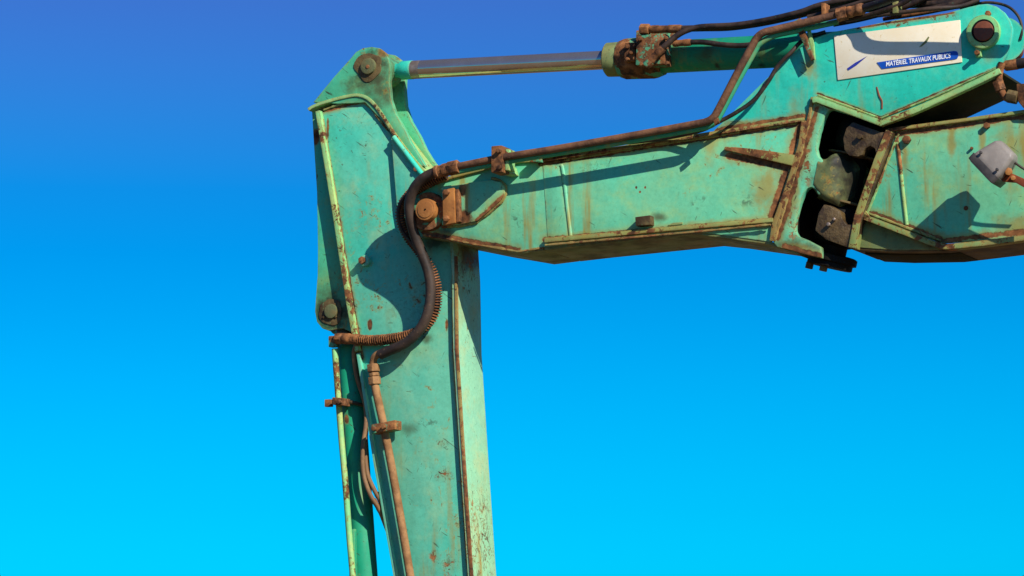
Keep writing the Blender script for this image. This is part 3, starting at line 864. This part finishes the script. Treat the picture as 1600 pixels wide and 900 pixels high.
# ------------------------------------------------------------------ ARM CYLINDER
CY = 0.205
ca, cb = P(600, 111.5, CY), P(1562, 62, CY)
cd = cb - ca
def cp(px):
    return ca + cd * ((px - 600) / 962.0)
rod = lathe('arm_cylinder', cp(1050), cp(1540), [(0, 24 * PX), (0.004, 25.5 * PX), (0.99, 25.5 * PX), (1, 24 * PX)], 'dark_teal', None, 40, label="teal arm cylinder barrel behind the pipes")
lathe('chrome_rod', cp(664), cp(990), [(0, 15 * PX), (1, 15 * PX)], 'chrome', rod, 48, label="polished chrome piston rod")
lathe('rod_wear_band', cp(648.5), cp(664), [(0, 15 * PX), (1, 15 * PX)], 'dull_steel', rod, 40)
lathe('rod_neck', cp(618), cp(649), [(0, 11 * PX), (0.3, 12 * PX), (0.42, 15.2 * PX), (1, 15.4 * PX)], 'teal', rod, 40, label="teal rod neck")
c0 = cp(601)
pts = [c0 + Vector((math.cos(t * math.pi / 18) * 24 * PX, -0.06, math.sin(t * math.pi / 18) * 24 * PX)) for t in range(36)]
bm = prism_bm(pts, Vector((0, 0.12, 0)))
bevel_sharp(bm, 0.006)
link('rod_eye', bm, 'earpaint', rod)
gl = lathe('gland', cp(968), cp(992), [(0, 24 * PX), (0.1, 27 * PX), (0.9, 27.5 * PX), (1, 26 * PX)], 'grimy', rod, 36, label="dark gland ring where the rod enters")
lathe('gland_head', cp(990), cp(1058), [(0, 29 * PX), (0.15, 33 * PX), (0.8, 34 * PX), (1, 29 * PX)], 'rust_green', rod, 12, bev=0.004, label="rusty faceted cylinder head")
dx_, dz_ = cd.normalized(), Vector((-cd.z, 0, cd.x)).normalized()
if dz_.z < 0:
    dz_ = -dz_
pc = P(1022, 80, CY - 0.10)
box3('port_block', pc, dx_ * 24 * PX, Y * 0.045, dz_ * 24 * PX, 'rust_green', rod, 0.006, label="rusty port block on cylinder head")
box3('port_flange', P(988, 83, CY - 0.085), dx_ * 9 * PX, Y * 0.03, dz_ * 15 * PX, 'rust', rod, 0.004)
for a, b in ((982, 74), (994, 73), (982, 93), (994, 92), (988, 83)):
    bolt(a, b, CY - 0.115, 3, rod)
for a, b in ((1002, 62), (1042, 60), (1004, 101), (1044, 99)):
    bolt(a, b, CY - 0.145, 3.2, rod)
box3('port_saddle', P(1026, 58, CY - 0.03), dx_ * 28 * PX, Y * 0.05, dz_ * 9 * PX, 'rust_green', rod, 0.005)

# ------------------------------------------------------------------ BUCKET CYLINDER
BY = 0.225
ba, bb = P(545, 535, BY), P(578, 1010, BY)
bd = bb - ba
bc = lathe('bucket_cylinder', ba, bb, [(0, 15 * PX), (0.02, 20 * PX), (1, 20.5 * PX)], 'dark_teal', None, 40, label="dark teal bucket cylinder hanging beside the stick")
be = disc('cylinder_eye', 527, 491, 0.18, 0.28, 17, 'dark_teal', bc)
lathe('cylinder_neck', P(535, 505, BY), P(546, 540, BY), [(0, 13 * PX), (1, 17 * PX)], 'brown_grease', bc)
pipe2 = tube('side_pipe', [(523, 545, 0.14), (527, 600, 0.14), (533, 680, 0.14), (540, 760, 0.14), (546, 840, 0.14), (553, 920, 0.14), (560, 1005, 0.14)], 5, 'edge', bc, label="pale green pipe along the bucket cylinder")
box3('pipe_elbow', P(522, 534, 0.14), X * 7 * PX, Y * 0.02, Z * 9 * PX, 'rust_green', bc, 0.005)
cl = box3('pipe_clamp', P(533, 628, 0.125), (X * 11 - Z * 1.2) * PX, Y * 0.03, Z * 6 * PX, 'rust', bc, 0.004, label="rusty clamp holding the side pipe")
box3('clamp_tab', P(514, 630, 0.15), X * 6 * PX, Y * 0.012, Z * 6 * PX, 'rust', cl, 0.003)
bolt(532, 628, 0.095, 4, cl)
tube('clamp_band', [(543, 628, 0.15), (556, 630, 0.16), (570, 634, 0.2)], 3, 'brown_grease', cl, n=2, seg=8)
plate('weld_plate', [(543, 830), (553, 826), (557, 1000), (549, 1000)], 0.145, 0.17, 'dark_teal', bc)

# ------------------------------------------------------------------ PIPES AND HOSES
def ferrule(a, b, r, mat='rust', parent=None):
    a, b = P(*a), P(*b)
    return lathe('ferrule', a, b, [(0, r * PX * 0.85), (0.08, r * PX), (0.25, r * PX), (0.3, r * PX * 0.9), (0.55, r * PX * 0.9), (0.6, r * PX), (0.92, r * PX), (1, r * PX * 0.85)], mat, parent, 20)

# long rusty pipe along the boom
py = -0.05
p1 = tube('boom_pipe', [(716, 260, -0.10), (785, 246, -0.11), (860, 234, -0.11), (930, 222, -0.11), (1020, 206, -0.11), (1085, 194, -0.11), (1104, 190, -0.11), (1114, 184, -0.11), (1122, 172, -0.11), (1150, 118, -0.105), (1174, 74, -0.10), (1182, 60, -0.10), (1193, 51, -0.10),
                          (1212, 46, -0.09), (1250, 37, -0.075), (1316, 21, -0.05)], 5.8, 'pipe', None, label="long rusty pipe bent up along the boom")
p2 = tube('boom_pipe', [(712, 269, -0.09), (785, 254, -0.09), (930, 230, -0.09), (1020, 214, -0.09), (1086, 202, -0.09), (1106, 198, -0.09), (1118, 191, -0.09), (1126, 179, -0.09), (1154, 126, -0.085), (1179, 81, -0.08), (1188, 68, -0.08), (1210, 56, -0.07), (1240, 49, -0.05), (1310, 34, 0.0)], 4.4, 'dark_teal', None,
          label="thin teal pipe running under the rusty pipe")
nut('pipe_nut', P(701, 264, -0.098), P(717, 260.5, -0.10), 11.5, 'rust', p1, label="rusty hexagon nut at the pipe end")
nut('pipe_nut', P(1308, 24, py), P(1324, 20, py), 10.5, 'rust_pale', p1)
ferrule((1324, 20, py), (1350, 13, py), 9, 'rust', p1)
# clamp on the pipe
k1 = box3('pipe_clamp', P(783, 251, -0.09), X * 9 * PX, Y * 0.05, Z * 21 * PX, 'rust', None, 0.005, label="rusty pipe clamp standing on the boom")
box3('clamp_cheek', P(797, 251, -0.07), X * 3 * PX, Y * 0.035, Z * 17 * PX, 'edge', k1, 0.003)
plate('clamp_foot', [(788, 262), (798, 259), (802, 272), (790, 274)], -0.06, 0.0, 'edge', k1, bev=0.002)
bolt(781, 236, -0.14, 4, k1)
bolt(782, 262, -0.14, 4, k1)
box3('pipe_stop', P(839, 249, -0.03), X * 8 * PX, Y * 0.02, Z * 5 * PX, 'rust_green', p1, 0.003)
box3('pipe_tie', P(1120, 190, -0.125), (X * 3.5 + Z * 2) * PX, Y * 0.01, (Z * 4 - X) * PX, 'rust', p1, 0.003)
# thin black cable
tube('black_cable', [(845, 246, -0.02), (930, 228, -0.03), (1000, 221, -0.03), (1050, 214, -0.03), (1095, 204, -0.06), (1120, 192, -0.07), (1150, 176, -0.06), (1178, 156, -0.04), (1200, 128, -0.035), (1215, 104, -0.03), (1236, 82, -0.03), (1256, 62, 0.0), (1290, 50, 0.03)], 3.2, 'black_rubber', None,
     label="thin black cable sagging beside the pipe")

# big hose over the stick
h1 = tube('main_hose', [(702, 264, -0.098), (684, 268, -0.095), (664, 277, -0.09), (648, 293, -0.08), (640, 315, -0.065), (641, 340, -0.045), (648, 368, -0.01), (660, 398, 0.02), (670, 428, 0.04), (673, 458, 0.05), (668, 490, 0.05), (655, 516, 0.055), (634, 536, 0.06),
                         (608, 548, 0.07), (594, 554, 0.075)], 8.3, 'rubber', None, label="thick brown hose looping over the stick")
ferrule((680, 269.5, -0.095), (702, 264, -0.098), 10.5, 'rust', h1)
el = tube('elbow', [(604, 549.5, 0.072), (592, 553, 0.077), (585, 559, 0.082), (582.5, 570, 0.09), (583, 578, 0.09)], 6, 'pale_pipe', h1)
for z0, z1, r in ((569, 581, 10.5), (582.5, 588, 9), (589, 601, 10.5)):
    nut('pipe_nut', P(583 + (z0 - 569) * 0.09, z0, 0.09), P(583 + (z1 - 569) * 0.09, z1, 0.09), r, 'pale_pipe', h1)
sp = tube('stick_pipe', [(585.5, 600, 0.09), (590, 622, 0.09), (600, 668, 0.09), (612, 730, 0.09), (626, 810, 0.09), (641, 900, 0.09), (658, 1005, 0.09)], 6.6, 'pale_pipe', None, label="pale rusty pipe running down the stick")
k2 = box3('pipe_clamp', P(604, 668, 0.075), (X * 21 + Z * 3) * PX, Y * 0.035, Z * 7.5 * PX, 'rust_green', None, 0.005, label="rusty pipe clamp bolted to the stick")
bolt(586, 670, 0.04, 4, k2)
bolt(601, 667, 0.04, 4, k2)
# second hose wound with a spring guard
s_path = [(698, 274, -0.02), (672, 284, -0.02), (645, 300, -0.015), (628, 322, 0.0), (627, 345, 0.01), (637, 368, 0.03), (655, 392, 0.05), (673, 420, 0.075), (682, 452, 0.09), (680, 484, 0.09), (666, 508, 0.09), (645, 522, 0.09), (615, 529, 0.09), (580, 532, 0.10), (552, 530, 0.115)]
h2 = tube('guarded_hose', s_path, 6.4, 'black_rubber', None, label="hose wound in a rusty spring guard behind the thick hose")
coil('spring_guard', s_path, None, 8.2, 1.15, 4.2, 'rust', h2)
tube('guard_strip', [(650, 292, -0.04), (630, 310, -0.03), (622, 332, -0.02), (628, 360, 0.0), (645, 382, 0.02), (658, 400, 0.03)], 3.0, 'black_rubber', h2, n=6, seg=8)
f1 = ferrule((562, 530.5, 0.11), (536, 529, 0.12), 9, 'rust', h2)
nut('pipe_nut', P(536, 529, 0.12), P(526, 529, 0.125), 10, 'rust_pale', h2)
# thin pair of hoses between cylinder and stick
t1 = tube('thin_hose', [(566, 531, 0.11), (556, 540, 0.12), (553, 556, 0.14), (558, 590, 0.16), (570, 630, 0.17), (572, 660, 0.12), (567, 700, 0.10), (568, 740, 0.10), (578, 772, 0.10), (592, 795, 0.13), (606, 830, 0.2)], 3.6, 'brown_hose', None,
          label="thin brown hose hanging between cylinder and stick")
tube('thin_hose', [(575, 640, 0.18), (571, 690, 0.13), (573, 735, 0.12), (584, 764, 0.12), (596, 785, 0.14), (604, 806, 0.2), (610, 826, 0.24)], 3.6, 'brown_hose', None, label="second thin brown hose ending in a rusty ferrule")
ferrule((583, 780, 0.11), (597, 803, 0.15), 4.6, 'rust', t1)
ferrule((588, 770, 0.125), (600, 793, 0.165), 4.6, 'rust', t1)
# hoses at the cylinder head
ha = tube('top_hose', [(1062, 45, 0.07), (1100, 44, 0.07), (1140, 43, 0.07), (1185, 37, 0.07), (1225, 29, 0.07), (1262, 20, 0.07), (1290, 12, 0.07), (1330, 6, 0.07), (1400, -4, 0.07), (1500, -22, 0.07)], 5.2, 'black_rubber', None, label="black hose along the top of the cylinder")
nut('pipe_nut', P(1001, 46, 0.07), P(1015, 46, 0.07), 9, 'rust', ha)
ferrule((1016, 46, 0.07), (1066, 45, 0.07), 6.6, 'rust', ha)
hb_ = tube('branch_hose', [(1032, 78, 0.03), (1042, 69, 0.03), (1056, 57, 0.035), (1072, 48, 0.04), (1096, 42, 0.05), (1150, 39, 0.05), (1200, 31, 0.05), (1250, 19, 0.05), (1275, 10, 0.05), (1300, 4, 0.05), (1360, -6, 0.05)], 4.6, 'black_rubber', None, label="black hose rising from the port block")
ferrule((1014, 98, 0.03), (1036, 75, 0.03), 6.4, 'rust', hb_)
nut('pipe_nut', P(1009, 103, 0.03), P(1017, 95, 0.03), 7.5, 'rust_green', hb_)
hc = tube('side_hose', [(1078, 66, 0.05), (1100, 66, 0.05), (1130, 70, 0.05), (1160, 71, 0.05), (1185, 67, 0.05), (1215, 52, 0.06), (1250, 40, 0.08)], 4.2, 'black_rubber', None, label="black hose entering behind the bent pipe")
ferrule((1052, 68, 0.05), (1080, 66, 0.05), 5.6, 'rust', hc)
# dark bundle above the bracket
tube('bundle_hose', [(1345, 14, -0.05), (1375, 5, -0.09), (1400, -4, -0.13), (1436, -12, -0.155), (1504, -16, -0.162), (1570, -15, -0.162), (1640, -8, -0.15)], 6, 'black_rubber', None, label="thick black hose leaving the rusty pipe nut")
tube('bundle_hose', [(1278, 20, 0.1), (1310, 12, 0.1), (1360, 12, 0.1), (1420, 6, 0.1), (1480, 5, 0.1), (1520, -4, 0.1)], 7, 'black_rubber', None, label="black hose lying over the bracket edge")
tube('bundle_hose', [(1302, 37, 0.02), (1340, 30, 0.04), (1380, 20, 0.06), (1420, 8, 0.06), (1450, -6, 0.06)], 5, 'black_rubber', None, label="dark hose crossing behind the bracket edge")
tube('bundle_hose', [(1400, 24, 0.08), (1440, 18, 0.08), (1480, 10, 0.08), (1510, 2, 0.08), (1540, -10, 0.08)], 6, 'black_rubber', None, label="short black hose above the cream sign")
for a_, r_, m_, l_ in (
        ([(1262, 27, 0.0), (1286, 21, 0.0), (1318, 12, 0.0), (1352, 2, 0.0), (1392, -8, 0.0)], 3.6, 'black_rubber', "slim black hose rising over the rusty pipe"),
        ([(1272, 17, 0.12), (1284, 9, 0.12), (1300, 4, 0.12), (1322, 3, 0.12), (1350, -5, 0.12)], 3.2, 'pipe', "slim brown hose curling at the frame top"),
        ([(1318, 30, 0.0), (1352, 25, -0.01), (1388, 14, -0.02), (1412, 4, -0.02), (1430, -8, -0.02)], 3.8, 'black_rubber', "slim black hose crossing above the sign"),
        ([(1372, 24, -0.01), (1420, 18, -0.01), (1462, 13, 0.0), (1500, 10, 0.04), (1530, 0, 0.06)], 3.4, 'rubber', "slim brown hose lying on the bracket top")):
    tube('bundle_hose', a_, r_, m_, None, label=l_)
k3 = box3('hose_clip', P(1290, 17, -0.02), X * 3 * PX, Y * 0.03, Z * 10 * PX, 'rust', None, 0.002, label="rusty clip round the hose bundle")
box3('hose_clip', P(1402, 13, 0.0), X * 4 * PX, Y * 0.03, Z * 9 * PX, 'grimy', None, 0.002, label="dark clip on the hoses above the sign")
tube('bracket_pipe', [(1380, 30, 0.05), (1430, 22, 0.05), (1490, 12, 0.05)], 3, 'rust', None, label="thin rusty pipe on the bracket edge")
tube('loop_cable', [(1500, 13, 0.12), (1540, 4, 0.12), (1572, 9, 0.12), (1590, 24, 0.12), (1597, 44, 0.12), (1594, 62, 0.12)], 2.2, 'black_rubber', None, label="thin cable looping round the bracket end")
# fittings at the right edge
rf = tube('edge_fitting', [(1566, 98, 0.0), (1562, 112, 0.0), (1561, 124, 0.0), (1564, 140, 0.0), (1571, 152, 0.0), (1584, 156, 0.0)], 5.5, 'rust', None, label="rusty elbow fitting below the bracket end")
nut('pipe_nut', P(1559, 127, 0.0), P(1564, 142, 0.0), 9, 'rust_pale', rf)
lathe('fitting_sleeve', P(1570, 103, 0.02), P(1592, 100, 0.02), [(0, 7 * PX), (0.1, 8 * PX), (0.9, 8 * PX), (1, 7 * PX)], 'rust_pale', rf, 20)
tube('fitting_hose', [(1590, 100, 0.02), (1620, 96, 0.02), (1680, 94, 0.02)], 8, 'black_rubber', rf)
nut('pipe_nut', P(1574, 150, 0.0), P(1590, 153, 0.0), 10, 'brown_grease', rf)
plate('fitting_bracket', [(1588, 131), (1640, 128), (1640, 172), (1600, 170), (1590, 158)], -0.01, 0.03, 'rust', rf)
lathe('far_pin_tube', P(1566, 62, 0.1), P(1566, 62, 0.36), [(0, 34 * PX), (1, 34 * PX)], 'teal', up, 36)

# ------------------------------------------------------------------ WORK LAMP
LY = -0.14
lamp = bpy.data.objects.new('work_lamp', None)
sc.collection.objects.link(lamp)
lamp.parent = arm
lamp.location = P(1552, 256, LY) - arm.location
lamp['label'] = "grey work lamp on an orange bracket beside the rear boom"
def face_loft(name, loops, mat, parent, bev=0.004):
    bm = bmesh.new()
    rings = [[bm.verts.new(p) for p in lp] for lp in loops]
    n = len(rings[0])
    for a, b in zip(rings, rings[1:]):
        for i in range(n):
            bm.faces.new((a[i], a[(i + 1) % n], b[(i + 1) % n], b[i]))
    bm.faces.new(rings[0][::-1])
    bm.faces.new(rings[-1])
    bevel_sharp(bm, bev)
    return link(name, bm, mat, parent)
lf = Vector((-0.72, -0.02, -0.64)).normalized()       # where the lamp points
lu = (Vector((-0.62, 0, 0.78)) - lf * Vector((-0.62, 0, 0.78)).dot(lf)).normalized()
lr = lf.cross(lu)
lc = P(1556, 253, LY)
def rect(c, w, h, ch=0.25):
    w, h = w * 0.78, h * 0.80
    k = ch * min(w, h)
    return [c + lr * a + lu * b for a, b in ((-w, -h + k), (-w + k, -h), (w - k, -h), (w, -h + k), (w, h - k), (w - k, h), (-w + k, h), (-w, h - k))]
face_loft('lamp_housing', [rect(lc - lf * 0.078, 0.046, 0.05), rect(lc - lf * 0.06, 0.062, 0.07), rect(lc + lf * 0.02, 0.078, 0.09, 0.15), rect(lc + lf * 0.035, 0.08, 0.092, 0.15)], 'lamp', lamp, 0.006)
face_loft('lamp_bezel', [rect(lc + lf * 0.033, 0.085, 0.098, 0.15), rect(lc + lf * 0.066, 0.083, 0.096, 0.15)], 'lamp_dark', lamp, 0.004)
face_loft('lamp_lens', [rect(lc + lf * 0.062, 0.072, 0.085, 0.15), rect(lc + lf * 0.069, 0.070, 0.083, 0.15)], 'glass', lamp, 0.002)
plate('lamp_bracket', [(1562, 283), (1569, 273), (1579, 270), (1600, 279), (1640, 296), (1640, 309), (1602, 294), (1586, 285)], LY + 0.0, LY + 0.02, 'orange', lamp, bev=0.003)
for s_ in (-1, 1):
    a_ = lc + lf * 0.012 + lu * 0.05 * s_ - lr * 0.066
    nut('bolt', a_, a_ - lr * 0.012, 2.6, 'lamp_dark', lamp)
nut('bolt', P(1576, 268, LY - 0.03), P(1576, 268, LY + 0.01), 6, 'pin', lamp)
nut('bolt', P(1583, 278, LY - 0.03), P(1583, 278, LY + 0.01), 4, 'pin', lamp)
tube('lamp_cable', [(1576, 250, LY + 0.01), (1588, 256, LY + 0.01), (1604, 266, LY + 0.02), (1640, 280, LY + 0.04)], 1.8, 'black_rubber', lamp)
